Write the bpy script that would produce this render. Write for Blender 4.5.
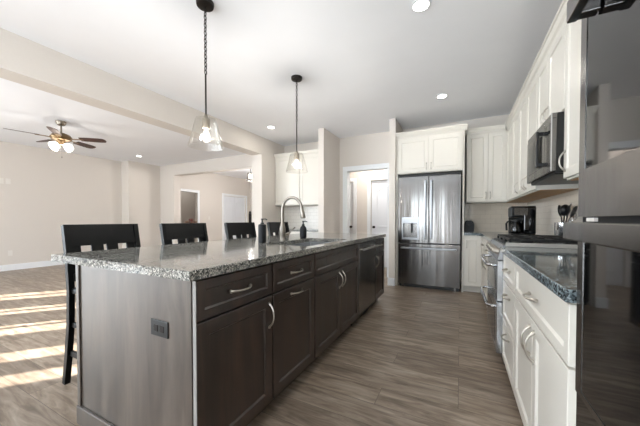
import bpy, bmesh, math, random
from mathutils import Vector, Matrix
random.seed(7)
S = bpy.context.scene
for o in list(bpy.data.objects): bpy.data.objects.remove(o)
PI = math.pi; R = math.radians
# ------------------------------------------------------------------ camera
H = 1.11
cd = bpy.data.cameras.new('camera'); cam = bpy.data.objects.new('camera', cd)
S.collection.objects.link(cam); S.camera = cam
cam.location = (0, 0, H); cam.rotation_euler = (R(90-1.07), 0, R(26.8))
cd.sensor_width = 36; cd.lens = 277/640*36; cd.shift_y = 12/640; cd.clip_start = .02
# ------------------------------------------------------------------ world, sun, daylight, exposure
W = bpy.data.worlds.new('world'); S.world = W; W.use_nodes = True
W.node_tree.nodes['Background'].inputs[0].default_value = (.80, .90, 1, 1)
W.node_tree.nodes['Background'].inputs[1].default_value = 3.6
S.view_settings.view_transform = 'Standard'; S.view_settings.look = 'None'
S.view_settings.gamma = 1; S.view_settings.use_curve_mapping = False
S.view_settings.exposure = 0.02
def lamp(name, kind, loc, energy, color=(1,1,1), size=None, direction=None, **kw):
    l = bpy.data.lights.new(name, kind); l.energy = energy; l.color = color
    o = bpy.data.objects.new(name, l); S.collection.objects.link(o); o.location = loc
    if kind == 'AREA':
        if isinstance(size, tuple): l.shape = 'RECTANGLE'; l.size, l.size_y = size
        else: l.shape = 'DISK'; l.size = size
    elif kind == 'SUN': l.angle = R(.3)
    elif size: l.shadow_soft_size = size
    if direction: o.rotation_euler = Vector(direction).to_track_quat('-Z', 'Y').to_euler()
    for k, v in kw.items(): setattr(l, k, v)
    return o
lamp('sun', 'SUN', (-15, 0, 6), 52, (1, .95, .88), direction=(.65, .76, -.30))
DAY = (.80, .91, 1)
lamp('daylight_rear_living', 'AREA', (-6.3, -4.3, 1.3), 175, DAY, (4.0, 2.0), (0, 1, .3))
lamp('daylight_rear_kitchen', 'AREA', (-1.42, -4.25, 1.15), 90, DAY, (.95, 2.1), (0, 1, .2))
lamp('daylight_left', 'AREA', (-9.1, -2.75, 1.4), 300, DAY, (2.3, 2.0), (1, 0, .2))
# added unseen upward lamps beyond the rear openings, to brighten the ceilings
lamp('ceiling_fill_kitchen', 'AREA', (-.9, -5.0, .02), 1050, (.82, .91, 1), (4.6, 1.4), (0, -.12, 1))
lamp('ceiling_fill_living', 'AREA', (-6.3, -5.0, .02), 750, (.82, .91, 1), (4.0, 1.4), (0, -.12, 1))
CZ = 2.80
# ------------------------------------------------------------------ materials
def lin(h):
    h = h.lstrip('#'); c = [int(h[i:i+2], 16)/255 for i in (0, 2, 4)]
    return tuple(x/12.92 if x <= .04045 else ((x+.055)/1.055)**2.4 for x in c) + (1,)
def base_mat(name):
    m = bpy.data.materials.new(name); m.use_nodes = True
    nt = m.node_tree; return m, nt, nt.nodes['Principled BSDF']
def N(nt, typ, **kw):
    n = nt.nodes.new(typ)
    for k, v in kw.items():
        if k.startswith('i_'): n.inputs[k[2:].replace('_', ' ')].default_value = v
        else: setattr(n, k, v)
    return n
def coords(nt, scale=(1,1,1), loc=(0,0,0)):
    tc = N(nt, 'ShaderNodeTexCoord'); mp = N(nt, 'ShaderNodeMapping')
    mp.inputs['Scale'].default_value = scale; mp.inputs['Location'].default_value = loc
    nt.links.new(tc.outputs['Object'], mp.inputs[0]); return mp.outputs[0]
def ramp(nt, fac, stops):
    r = N(nt, 'ShaderNodeValToRGB'); e = r.color_ramp.elements
    while len(e) < len(stops): e.new(.5)
    for k, (p, c) in enumerate(stops): e[k].position = p; e[k].color = c
    nt.links.new(fac, r.inputs[0]); return r.outputs[0]
def paint(name, col, rough=.5, metal=0, var=.03, scale=3, coat=0, bump=0, stretch=(1,1,1), spec=.5):
    m, nt, b = base_mat(name); c = lin(col) if isinstance(col, str) else col
    v = coords(nt, stretch); n = N(nt, 'ShaderNodeTexNoise'); n.inputs['Scale'].default_value = scale; n.inputs['Detail'].default_value = 4
    nt.links.new(v, n.inputs['Vector'])
    lo = tuple(x*(1-var) for x in c[:3])+(1,); hi = tuple(min(1, x*(1+var)) for x in c[:3])+(1,)
    nt.links.new(ramp(nt, n.outputs['Fac'], [(.3, lo), (.7, hi)]), b.inputs['Base Color'])
    b.inputs['Roughness'].default_value = rough; b.inputs['Metallic'].default_value = metal
    b.inputs['Coat Weight'].default_value = coat; b.inputs['Specular IOR Level'].default_value = spec
    if bump:
        bp = N(nt, 'ShaderNodeBump'); bp.inputs['Strength'].default_value = bump; bp.inputs['Distance'].default_value = .004
        nt.links.new(n.outputs['Fac'], bp.inputs['Height']); nt.links.new(bp.outputs[0], b.inputs['Normal'])
    return m
def emit(name, col, strength):
    m, nt, b = base_mat(name); c = lin(col); b.inputs['Base Color'].default_value = c
    b.inputs['Emission Color'].default_value = c; b.inputs['Emission Strength'].default_value = strength; return m
def glass(name, col=(1,1,1,1), rough=0, ior=1.45):
    m, nt, b = base_mat(name); b.inputs['Base Color'].default_value = col
    b.inputs['Transmission Weight'].default_value = 1; b.inputs['Roughness'].default_value = rough; b.inputs['IOR'].default_value = ior
    return m
def thin_glass(name, base=.02, peak=.20, tint=(.95,.945,.93,1)):
    m, nt, b = base_mat(name); nt.nodes.remove(b); out = nt.nodes['Material Output']
    tr = N(nt, 'ShaderNodeBsdfTransparent'); tr.inputs[0].default_value = tint; gl = N(nt, 'ShaderNodeBsdfGlossy'); gl.inputs['Roughness'].default_value = .12
    lw = N(nt, 'ShaderNodeLayerWeight'); lw.inputs[0].default_value = .35; mr = N(nt, 'ShaderNodeMapRange'); mr.inputs['To Min'].default_value = base; mr.inputs['To Max'].default_value = peak
    nt.links.new(lw.outputs['Facing'], mr.inputs[0]); mx = N(nt, 'ShaderNodeMixShader'); nt.links.new(mr.outputs[0], mx.inputs[0]); nt.links.new(tr.outputs[0], mx.inputs[1]); nt.links.new(gl.outputs[0], mx.inputs[2]); nt.links.new(mx.outputs[0], out.inputs[0])
    return m
def clear_bulb(name):
    m, nt, b = base_mat(name); nt.nodes.remove(b); out = nt.nodes['Material Output']
    tr = N(nt, 'ShaderNodeBsdfTransparent'); em = N(nt, 'ShaderNodeEmission'); em.inputs[0].default_value = (1, .95, .88, 1); em.inputs[1].default_value = 4
    mx = N(nt, 'ShaderNodeMixShader'); mx.inputs[0].default_value = .35; nt.links.new(tr.outputs[0], mx.inputs[1]); nt.links.new(em.outputs[0], mx.inputs[2]); nt.links.new(mx.outputs[0], out.inputs[0])
    return m
def floor_mat():
    m, nt, b = base_mat('vinyl_planks'); v = coords(nt)
    br = N(nt, 'ShaderNodeTexBrick'); nt.links.new(v, br.inputs['Vector']); br.offset = .37; br.offset_frequency = 3
    for k, x in (('Scale', 1), ('Mortar Size', .0012), ('Mortar Smooth', .3), ('Bias', 0), ('Brick Width', 1.22), ('Row Height', .18)): br.inputs[k].default_value = x
    br.inputs['Color1'].default_value = (.0,.0,.0,1); br.inputs['Color2'].default_value = (1,1,1,1); br.inputs['Mortar'].default_value = (0,0,0,1)
    v2 = coords(nt, (1.5, 10, 1)); n = N(nt, 'ShaderNodeTexNoise'); n.inputs['Scale'].default_value = 2.2; n.inputs['Detail'].default_value = 9; n.inputs['Roughness'].default_value = .62; n.inputs['Distortion'].default_value = .6
    add = N(nt, 'ShaderNodeVectorMath', operation='ADD'); sc = N(nt, 'ShaderNodeVectorMath', operation='SCALE'); sc.inputs['Scale'].default_value = 7.3
    nt.links.new(br.outputs['Color'], sc.inputs[0]); nt.links.new(v2, add.inputs[0]); nt.links.new(sc.outputs[0], add.inputs[1]); nt.links.new(add.outputs[0], n.inputs['Vector'])
    grain = ramp(nt, n.outputs['Fac'], [(.28, lin('#5a4d42')), (.45, lin('#827364')), (.6, lin('#9d8f80')), (.78, lin('#b8ab9a'))])
    mx = N(nt, 'ShaderNodeMix', data_type='RGBA', blend_type='MULTIPLY'); mx.inputs[0].default_value = 1
    tone = ramp(nt, br.outputs['Color'], [(0, (.80,.79,.78,1)), (1, (1.08,1.07,1.05,1))])
    nt.links.new(grain, mx.inputs[6]); nt.links.new(tone, mx.inputs[7])
    m2 = N(nt, 'ShaderNodeMix', data_type='RGBA'); m2.inputs[7].default_value = lin('#3b332c')
    nt.links.new(br.outputs['Fac'], m2.inputs[0]); nt.links.new(mx.outputs[2], m2.inputs[6]); nt.links.new(m2.outputs[2], b.inputs['Base Color'])
    b.inputs['Roughness'].default_value = .38; b.inputs['Specular IOR Level'].default_value = .45
    bp = N(nt, 'ShaderNodeBump'); bp.inputs['Strength'].default_value = .12; bp.inputs['Distance'].default_value = .002
    nt.links.new(n.outputs['Fac'], bp.inputs['Height']); nt.links.new(bp.outputs[0], b.inputs['Normal'])
    return m
def granite(name, stops, rough=.08, s1=95, s2=38):
    m, nt, b = base_mat(name); v = coords(nt)
    a = N(nt, 'ShaderNodeTexNoise'); a.inputs['Scale'].default_value = s1; a.inputs['Detail'].default_value = 3; a.inputs['Roughness'].default_value = .7
    c = N(nt, 'ShaderNodeTexVoronoi'); c.inputs['Scale'].default_value = s1*1.5
    d = N(nt, 'ShaderNodeTexNoise'); d.inputs['Scale'].default_value = s2*.25; d.inputs['Detail'].default_value = 5
    for q in (a, c, d): nt.links.new(v, q.inputs['Vector'])
    sep = N(nt, 'ShaderNodeSeparateColor'); nt.links.new(c.outputs['Color'], sep.inputs[0])
    f1 = N(nt, 'ShaderNodeMath', operation='MULTIPLY_ADD'); f1.inputs[1].default_value = .45; nt.links.new(sep.outputs[0], f1.inputs[0])
    f0 = N(nt, 'ShaderNodeMath', operation='MULTIPLY'); f0.inputs[1].default_value = .40; nt.links.new(a.outputs['Fac'], f0.inputs[0]); nt.links.new(f0.outputs[0], f1.inputs[2])
    f2 = N(nt, 'ShaderNodeMath', operation='MULTIPLY_ADD'); f2.inputs[1].default_value = .30; nt.links.new(d.outputs['Fac'], f2.inputs[0]); nt.links.new(f1.outputs[0], f2.inputs[2])
    nt.links.new(ramp(nt, f2.outputs[0], stops), b.inputs['Base Color'])
    b.inputs['Roughness'].default_value = rough; b.inputs['Specular IOR Level'].default_value = .6
    return m
def steel(name, col='#b9bbbe', rough=.22, axis='z', wave=.25):
    m, nt, b = base_mat(name)
    st = {'z': (4.5, 4.5, .25), 'y': (300, .6, 300), 'x': (.6, 300, 300)}[axis]
    v = coords(nt, st); n = N(nt, 'ShaderNodeTexNoise'); n.inputs['Scale'].default_value = 1; n.inputs['Detail'].default_value = 3
    nt.links.new(v, n.inputs['Vector'])
    v2 = coords(nt, (2, 2, 400) if axis != 'z' else (2,2,500)); n2 = N(nt, 'ShaderNodeTexNoise'); n2.inputs['Scale'].default_value = 1; n2.inputs['Detail'].default_value = 0; nt.links.new(v2, n2.inputs['Vector'])
    rr = N(nt, 'ShaderNodeMapRange'); rr.inputs['To Min'].default_value = rough*.95; rr.inputs['To Max'].default_value = rough*1.05
    nt.links.new(n2.outputs['Fac'], rr.inputs[0]); nt.links.new(rr.outputs[0], b.inputs['Roughness'])
    b.inputs['Base Color'].default_value = lin(col); b.inputs['Metallic'].default_value = 1
    bp = N(nt, 'ShaderNodeBump'); bp.inputs['Strength'].default_value = wave; bp.inputs['Distance'].default_value = .02 if axis == 'z' else .001
    nt.links.new(n.outputs['Fac'], bp.inputs['Height']); nt.links.new(bp.outputs[0], b.inputs['Normal'])
    return m
def tile_mat(name, col, grout, w=.15, h=.075, plane='xz'):
    m, nt, b = base_mat(name); tc = N(nt, 'ShaderNodeTexCoord'); sp = N(nt, 'ShaderNodeSeparateXYZ'); cb = N(nt, 'ShaderNodeCombineXYZ')
    nt.links.new(tc.outputs['Object'], sp.inputs[0]); nt.links.new(sp.outputs['X' if plane[0] == 'x' else 'Y'], cb.inputs[0]); nt.links.new(sp.outputs['Z'], cb.inputs[1])
    br = N(nt, 'ShaderNodeTexBrick'); nt.links.new(cb.outputs[0], br.inputs['Vector'])
    c = lin(col)
    for k, x in (('Scale', 1), ('Mortar Size', .0018), ('Mortar Smooth', .2), ('Brick Width', w), ('Row Height', h), ('Color1', c), ('Color2', tuple(x*.95 for x in c[:3])+(1,)), ('Mortar', lin(grout))): br.inputs[k].default_value = x
    nt.links.new(br.outputs['Color'], b.inputs['Base Color']); b.inputs['Roughness'].default_value = .15
    bp = N(nt, 'ShaderNodeBump', invert=True); bp.inputs['Strength'].default_value = .5; bp.inputs['Distance'].default_value = .002
    nt.links.new(br.outputs['Fac'], bp.inputs['Height']); nt.links.new(bp.outputs[0], b.inputs['Normal'])
    return m
def wood(name, lo, mid, hi, stretch=(14, 14, .9), rough=.32, coat=.25, scale=2.0):
    m, nt, b = base_mat(name); v = coords(nt, stretch); n = N(nt, 'ShaderNodeTexNoise'); n.inputs['Scale'].default_value = scale; n.inputs['Detail'].default_value = 8; n.inputs['Roughness'].default_value = .6; n.inputs['Distortion'].default_value = .4
    nt.links.new(v, n.inputs['Vector'])
    nt.links.new(ramp(nt, n.outputs['Fac'], [(.3, lin(lo)), (.5, lin(mid)), (.72, lin(hi))]), b.inputs['Base Color'])
    b.inputs['Coat Weight'].default_value = coat; b.inputs['Coat Roughness'].default_value = .3
    rr = N(nt, 'ShaderNodeMapRange'); rr.inputs['From Min'].default_value = .3; rr.inputs['From Max'].default_value = .7; rr.inputs['To Min'].default_value = rough*.8; rr.inputs['To Max'].default_value = rough*1.3
    nt.links.new(n.outputs['Fac'], rr.inputs[0]); nt.links.new(rr.outputs[0], b.inputs['Roughness'])
    bp = N(nt, 'ShaderNodeBump'); bp.inputs['Strength'].default_value = .25; bp.inputs['Distance'].default_value = .0015
    nt.links.new(n.outputs['Fac'], bp.inputs['Height']); nt.links.new(bp.outputs[0], b.inputs['Normal'])
    return m
M = {}
M['wall'] = paint('wall_paint', '#dad3cb', .85, var=.01, bump=.03, scale=60)
M['ceil'] = paint('ceiling_paint', '#f5f6f9', .9, var=.01)
M['trim'] = paint('white_trim', '#eceef0', .45, var=.01)
M['door'] = paint('white_door', '#e4e7ec', .4, var=.01)
M['cab'] = paint('cream_cabinet', '#dbd7ce', .38, var=.012, coat=.1)
M['cab_under'] = wood('maple_underside', '#a98254', '#b98f60', '#c79d6c', (9, 1, 9), .5, 0)
M['dark'] = wood('espresso_wood', '#150d09', '#241812', '#3a291f', stretch=(9, 9, .9), rough=.34, coat=.45)
M['dark_lit'] = wood('espresso_wood_lit', '#372f29', '#4d443c', '#645a51', stretch=(7, 7, .9), rough=.34, coat=.45)  # lighter copy of the dark wood, window sheen put into its colour
M['black_wood'] = paint('black_wood', '#08090a', .42, var=.1, spec=.2)
M['floor'] = floor_mat()
M['granite'] = granite('speckled_granite', [(.36, lin('#131516')), (.46, lin('#444644')), (.57, lin('#6c6c67')), (.69, lin('#95938c')), (.84, lin('#b9b6ae'))], s1=115)
M['granite2'] = granite('dark_blue_granite', [(.34, lin('#191d1f')), (.46, lin('#3a4245')), (.58, lin('#586266')), (.72, lin('#7e8a8e')), (.85, lin('#a5afb2'))], s1=110)
M['steel'] = steel('stainless_steel', '#6f6d6b', .17, 'z', .55)
M['steel_h'] = steel('brushed_steel', '#9b9da0', .30, 'y', .05)
M['steel_dark'] = steel('dark_steel', '#7c7a78', .24, 'z', .28)
M['steel_mirror'] = steel('range_steel', '#c5cad0', .2, 'y', .03)
M['faucet_metal'] = paint('brushed_faucet_metal', '#918b83', .3, 1, var=.03)
M['edge_sheen'] = paint('painted_edge_sheen', '#8f8c88', .4)  # pale tone stands for window light on the door edge
M['sink_steel'] = paint('sink_steel', '#c6c8ca', .3, 1, var=.02)
M['range_trim'] = paint('satin_trim_metal', '#bdbab4', .4, .4)
M['sun_blocker'] = paint('sun_blocker_boards', '#6d6259', .8)  # boards of the unseen sun blockers added outside
M['nickel'] = paint('satin_nickel', '#bdb8b0', .28, 1, var=.02)
M['chrome'] = paint('chrome', '#cfd0d2', .12, 1, var=.01)
M['black_glass'] = paint('black_glass', '#0b0c0d', .04, var=.02, spec=.7)
M['black'] = paint('black_plastic', '#101112', .35, var=.05)
M['black_iron'] = paint('cast_iron', '#0c0c0d', .5, var=.1)
M['gap'] = paint('dark_gap', '#08080a', .8, var=0)
M['bronze'] = paint('dark_bronze', '#241f1c', .4, .6, var=.05)
M['antique'] = paint('antique_brass', '#8a7355', .3, .9, var=.1)
M['pewter'] = paint('brushed_pewter', '#857c70', .35, .9, var=.05)
M['blade'] = wood('fan_blade_wood', '#2c1a14', '#3f2419', '#56342a', (3, 3, 3), .4, .1)
M['glass'] = thin_glass('clear_glass'); M['clear_bulb'] = clear_bulb('clear_bulb'); M['pane'] = glass('window_glass', ior=1.0)
M['white_plastic'] = paint('white_plastic', '#e3ded7', .35, var=.01)
M['tile_back'] = tile_mat('beige_tile', '#e4dacb', '#cfc4b6', plane='xz')
M['tile_right'] = tile_mat('beige_tile_side', '#e4dacb', '#cfc4b6', plane='yz')
M['tile_white'] = tile_mat('white_tile', '#e6e2db', '#bdb8b0', plane='xz')
M['slate'] = paint('charcoal_ceramic', '#101216', .4, spec=.3, var=.05)
M['bulb'] = emit('bulb_glow', '#fff3e0', 9); M['can'] = emit('downlight_glow', '#fffaf2', 14)
M['frost'] = emit('lit_frosted_glass', '#fff8ee', 3.5)
M['brown'] = wood('brown_wood', '#3a1f14', '#54301f', '#6b4430')
M['burgundy'] = paint('brown_red', '#5b2d25', .5)
# ------------------------------------------------------------------ helpers
def bx(bm, x0, x1, y0, y1, z0, z1, bev=0, seg=2):
    x0, x1 = sorted((x0, x1)); y0, y1 = sorted((y0, y1)); z0, z1 = sorted((z0, z1))
    t = bmesh.new(); bmesh.ops.create_cube(t, size=1)
    for v in t.verts: v.co = Vector(((x0+x1)/2+v.co.x*(x1-x0), (y0+y1)/2+v.co.y*(y1-y0), (z0+z1)/2+v.co.z*(z1-z0)))
    if bev: bmesh.ops.bevel(t, geom=t.edges[:], offset=min(bev, .45*min(x1-x0, y1-y0, z1-z0)), segments=seg, affect='EDGES', profile=.5)
    merge(bm, t)
def merge(bm, t, mat=None):
    if mat is not None: t.transform(mat)
    me = bpy.data.meshes.new('tmp'); t.to_mesh(me); t.free(); bm.from_mesh(me); bpy.data.meshes.remove(me)
def B(*a, bev=0):
    bm = bmesh.new(); bx(bm, *a, bev=bev); return bm
def lathe(bm, cx, cy, prof, n=24, cap=True):
    rings = []
    for r, z in prof: rings.append([bm.verts.new((cx+r*math.cos(2*PI*k/n), cy+r*math.sin(2*PI*k/n), z)) for k in range(n)])
    for a, b in zip(rings, rings[1:]):
        for k in range(n): bm.faces.new((a[k], a[(k+1) % n], b[(k+1) % n], b[k]))
    if cap:
        bm.faces.new(rings[0][::-1]); bm.faces.new(rings[-1])
def tube(bm, pts, r, n=10, cap=True):
    pts = [Vector(p) for p in pts]; rs = r if isinstance(r, (list, tuple)) else [r]*len(pts)
    up = None; rings = []
    for i, p in enumerate(pts):
        t = (pts[min(i+1, len(pts)-1)]-pts[max(i-1, 0)]).normalized()
        if up is None: up = t.orthogonal().normalized()
        up = (up-t*up.dot(t)).normalized(); s = t.cross(up)
        rings.append([bm.verts.new(p+(up*math.cos(2*PI*k/n)+s*math.sin(2*PI*k/n))*rs[i]) for k in range(n)])
    for a, b in zip(rings, rings[1:]):
        for k in range(n): bm.faces.new((a[k], a[(k+1) % n], b[(k+1) % n], b[k]))
    if cap: bm.faces.new(rings[0][::-1]); bm.faces.new(rings[-1])
def bar(bm, pts, w, h, side):
    """rectangular bar swept through pts; side = width axis"""
    pts = [Vector(p) for p in pts]; side = Vector(side).normalized(); rings = []
    for i, p in enumerate(pts):
        t = (pts[min(i+1, len(pts)-1)]-pts[max(i-1, 0)]).normalized(); nn = t.cross(side).normalized()
        rings.append([bm.verts.new(p+side*a*w/2+nn*b*h/2) for a, b in ((-1,-1),(1,-1),(1,1),(-1,1))])
    for a, b in zip(rings, rings[1:]):
        for k in range(4): bm.faces.new((a[k], a[(k+1) % 4], b[(k+1) % 4], b[k]))
    bm.faces.new(rings[0][::-1]); bm.faces.new(rings[-1])
def prism(bm, poly, plane, c0, c1):
    """extrude 2-D polygon; plane 'xz' along y, 'yz' along x, 'xy' along z"""
    f = {'xz': lambda a, b, c: (a, c, b), 'yz': lambda a, b, c: (c, a, b), 'xy': lambda a, b, c: (a, b, c)}[plane]
    A = [bm.verts.new(f(a, b, c0)) for a, b in poly]; Bv = [bm.verts.new(f(a, b, c1)) for a, b in poly]
    n = len(poly)
    for k in range(n): bm.faces.new((A[k], A[(k+1) % n], Bv[(k+1) % n], Bv[k]))
    bm.faces.new(A[::-1]); bm.faces.new(Bv)
def obj(name, bm, m, parent=None, smooth=False, loc=None):
    """bm in world coordinates; a child is stored relative to its top-level thing"""
    off = Vector((0,0,0)); r = parent
    while r is not None: off = Vector(r.location) if r.parent is None else off; r = r.parent
    if parent is None:
        if loc is None:
            xs = [v.co for v in bm.verts]; mn = Vector([min(c[i] for c in xs) for i in range(3)]); mxx = Vector([max(c[i] for c in xs) for i in range(3)])
            loc = ((mn.x+mxx.x)/2, (mn.y+mxx.y)/2, mn.z)
        off = Vector(loc)
    bmesh.ops.recalc_face_normals(bm, faces=bm.faces[:])
    for v in bm.verts: v.co -= off
    if smooth:
        for f in bm.faces: f.smooth = True
    me = bpy.data.meshes.new(name); bm.to_mesh(me); bm.free()
    if smooth:
        try: me.set_sharp_from_angle(angle=R(35))
        except Exception: pass
    me.materials.append(M[m] if isinstance(m, str) else m)
    o = bpy.data.objects.new(name, me); S.collection.objects.link(o)
    if parent is not None: o.parent = parent
    else: o.location = off
    return o
def tag(o, label, cat, group=None, kind=None):
    o['label'] = label; o['category'] = cat
    if group: o['group'] = group
    if kind: o['kind'] = kind
    return o
def thing(name, label, cat, loc, group=None):
    o = bpy.data.objects.new(name, None); S.collection.objects.link(o); o.location = loc; o.empty_display_size = .1
    return tag(o, label, cat, group)
def struct(name, bm, m, parent=None, label=None, smooth=False):
    o = obj(name, bm, m, parent, smooth, loc=(0,0,0) if parent is None else None)
    if parent is None: o['kind'] = 'structure'
    if label: o['label'] = label
    return o
def dup(root, loc, label, group=None, rz=None):
    r = root.copy(); S.collection.objects.link(r); r.location = loc; r['label'] = label
    if group: r['group'] = group
    if rz is not None: r.rotation_euler = (0, 0, rz)
    for ch in list(root.children):
        c = ch.copy(); S.collection.objects.link(c); c.parent = r
        for g in ch.children:
            d = g.copy(); S.collection.objects.link(d); d.parent = c
    return r
# face frames: local (a=width, b=height, c=outwards) -> world
def F_px(x): return lambda a, b, c: (x+c, a, b)
def F_nx(x): return lambda a, b, c: (x-c, a, b)
def F_ny(y): return lambda a, b, c: (a, y-c, b)
def shaker(F, a0, a1, b0, b1, th=.02, fw=.058, rec=.009, bev=.002):
    bm = bmesh.new()
    def ring(i, c): return [bm.verts.new(F(*p, c)) for p in ((a0+i, b0+i), (a1-i, b0+i), (a1-i, b1-i), (a0+i, b1-i))]
    fw = min(fw, (a1-a0)*.36, (b1-b0)*.3)
    rs = [ring(0, 0), ring(0, th-bev), ring(bev, th), ring(fw, th), ring(fw+.007, th-rec)]
    for p, q in zip(rs, rs[1:]):
        for k in range(4): bm.faces.new((p[k], p[(k+1) % 4], q[(k+1) % 4], q[k]))
    bm.faces.new(rs[0][::-1]); bm.faces.new(rs[-1]); return bm
def pull(F, ac, bc, L=.14, vertical=True, out=.032, th=.02):
    bm = bmesh.new(); pts = []; rs = []
    n = 12
    for k in range(n+1):
        u = -1+2*k/n; c = th+out*(1-abs(u)**2.6) - (.001 if abs(u) == 1 else 0)
        s = u*L/2
        pts.append(F(ac, bc+s, c) if vertical else F(ac+s, bc, c)); rs.append(.0045+.0028*abs(u)**4)
    tube(bm, pts, rs, 8)
    for sg in (-1, 1):
        p = F(ac, bc+sg*L/2, th) if vertical else F(ac+sg*L/2, bc, th)
        q = F(ac, bc+sg*L/2, th+.006) if vertical else F(ac+sg*L/2, bc, th+.006)
        tube(bm, [p, q], .009, 10)
    return bm
def fbox(F, a0, a1, b0, b1, c0, c1, bev=0):
    p = F(a0, b0, c0); q = F(a1, b1, c1); return B(p[0], q[0], p[1], q[1], p[2], q[2], bev=bev)
def cabinet(name, label, F, a0, a1, depth, z0, z1, fronts, m, group=None, toe=0, crown=None, under=None, extra=None):
    """fronts: (kind, a0, a1, b0, b1, handle) with handle = None or (a, b, vertical, length)"""
    p = F((a0+a1)/2, z0, -depth/2)
    t = thing(name, label, 'cabinet', (p[0], p[1], z0), group)
    g = .0008
    obj('body', fbox(F, a0+g, a1-g, z0+toe, z1, -depth, 0), m, t)
    if toe: obj('toe_kick', fbox(F, a0+g, a1-g, z0, z0+toe, -depth, -.07), m, t)
    for kind, f0, f1, b0, b1, hd in fronts:
        d = obj(kind, shaker(F, f0+.002, f1-.002, b0+.002, b1-.002, fw=.058 if kind != 'drawer' else .04), m, t)
        if hd: obj('handle', pull(F, hd[0], hd[1], hd[3] if len(hd) > 3 else .13, hd[2]), 'nickel', d, smooth=True)
    if crown:
        c0, c1, ch, co = crown  # from a, to a, height, outwards
        bm = bmesh.new(); prof = [(-.02, 0), (.012, 0), (.016, ch*.18), (.03, ch*.35), (co*.8, ch*.75), (co, ch*.8), (co, ch), (-.02, ch)]
        A = [bm.verts.new(F(c0, z1+b, c)) for c, b in prof]; Bv = [bm.verts.new(F(c1, z1+b, c)) for c, b in prof]
        for k in range(len(prof)): bm.faces.new((A[k], A[(k+1) % len(prof)], Bv[(k+1) % len(prof)], Bv[k]))
        bm.faces.new(A[::-1]); bm.faces.new(Bv)
        obj('crown_molding', bm, m, t)
    if under: obj('underside', fbox(F, a0+.004, a1-.004, z0-.003, z0, -depth+.004, -.02), under, t)
    return t
# ------------------------------------------------------------------ room shell
BY, RX, LX = 5.35, .95, -8.8
def quad_floor(x0, x1, y0, y1, z0, z1): return B(x0, x1, y0, y1, z0, z1)
struct('floor', quad_floor(-9.8, 1.1, -4.15, 9.4, -.1, 0), 'floor')
struct('ceiling', quad_floor(-9.8, 1.1, -4.15, 9.4, CZ, CZ+.1), 'ceil')
struct('wall_right', B(RX, RX+.14, -4.15, 6.5, 0, CZ), 'wall')
bm = bmesh.new(); DX0, DX1 = -2.09, -1.235
bx(bm, -3.62, DX0, BY, BY+.12, 0, CZ); bx(bm, DX1, RX, BY, BY+.12, 0, CZ); bx(bm, DX0, DX1, BY, BY+.12, 2.12, CZ)
struct('wall_back', bm, 'wall')
struct('wall_nook_right', B(-2.36, -2.245, 4.60, BY, 0, CZ), 'wall')
struct('wall_nook_left', B(-3.88, -3.62, 4.53, 9.2, 0, CZ), 'wall')
struct('wall_fridge_left', B(-1.07, -.968, 4.70, BY, 0, CZ), 'wall')
struct('wall_beam', B(-3.88, -3.62, -4.0, 4.53, 2.45, CZ), 'wall')
bm = bmesh.new(); bx(bm, -8.8, -7.8, 5.55, 5.78, 0, CZ); bx(bm, -7.8, -3.88, 5.55, 5.78, 2.47, CZ)
struct('wall_living_back', bm, 'wall')
struct('wall_living_step', B(LX, -8.45, 4.61, 5.55, 0, CZ), 'wall')
bm = bmesh.new()
bx(bm, LX-.12, LX, -4.15, -3.9, 0, CZ); bx(bm, LX-.12, LX, -1.6, 5.78, 0, CZ); bx(bm, LX-.12, LX, -3.9, -1.6, 0, .4); bx(bm, LX-.12, LX, -3.9, -1.6, 2.4, CZ);
struct('wall_left', bm, 'wall')
bm = bmesh.new()
for x0, x1, z0, z1 in ((-8.92, -8.72, 0, CZ), (-4.3, -3.55, 0, CZ), (-2.1, -1.9, 0, CZ), (-3.55, -2.1, 0, .08), (-3.55, -2.1, 2.25, CZ), (-.95, -.6, 0, CZ), (-.6, .8, 0, .08), (-.6, .8, 2.25, CZ), (.8, RX, 0, CZ), (-8.72, -4.3, 0, .45), (-8.72, -4.3, 2.25, CZ), (-1.9, -.95, 2.25, CZ), (-1.9, -.95, 0, .08)):
    bx(bm, x0, x1, -4.12, -4.0, z0, z1)
struct('wall_rear', bm, 'wall')
# foyer and hall shells
bm = bmesh.new(); FX = -8.0
bx(bm, FX-.12, FX, 5.78, 5.86, 0, CZ); bx(bm, FX-.12, FX, 6.56, 7.74, 0, CZ); bx(bm, FX-.12, FX, 5.86, 6.56, 2.03, CZ); bx(bm, FX-.12, FX, 8.94, 9.2, 0, CZ); bx(bm, FX-.12, FX, 7.74, 8.94, 2.03, CZ)
struct('wall_foyer_left', bm, 'wall')
struct('wall_foyer_back', B(-9.6, RX+.14, 9.2, 9.32, 0, CZ), 'wall')
bm = bmesh.new(); bx(bm, -9.6, -9.5, 5.78, 9.2, 0, CZ); bx(bm, -9.6, -8.92, 5.66, 5.78, 0, CZ); struct('wall_side_room', bm, 'wall')
HY = 6.35
bm = bmesh.new(); bx(bm, -3.62, -3.06, HY, HY+.12, 0, CZ); bx(bm, -2.30, -1.87, HY, HY+.12, 0, CZ); bx(bm, -1.11, RX, HY, HY+.12, 0, CZ)
bx(bm, -3.06, -2.30, HY, HY+.12, 2.03, CZ); bx(bm, -1.87, -1.11, HY, HY+.12, 2.03, CZ)
struct('wall_hall_back', bm, 'wall')
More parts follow.
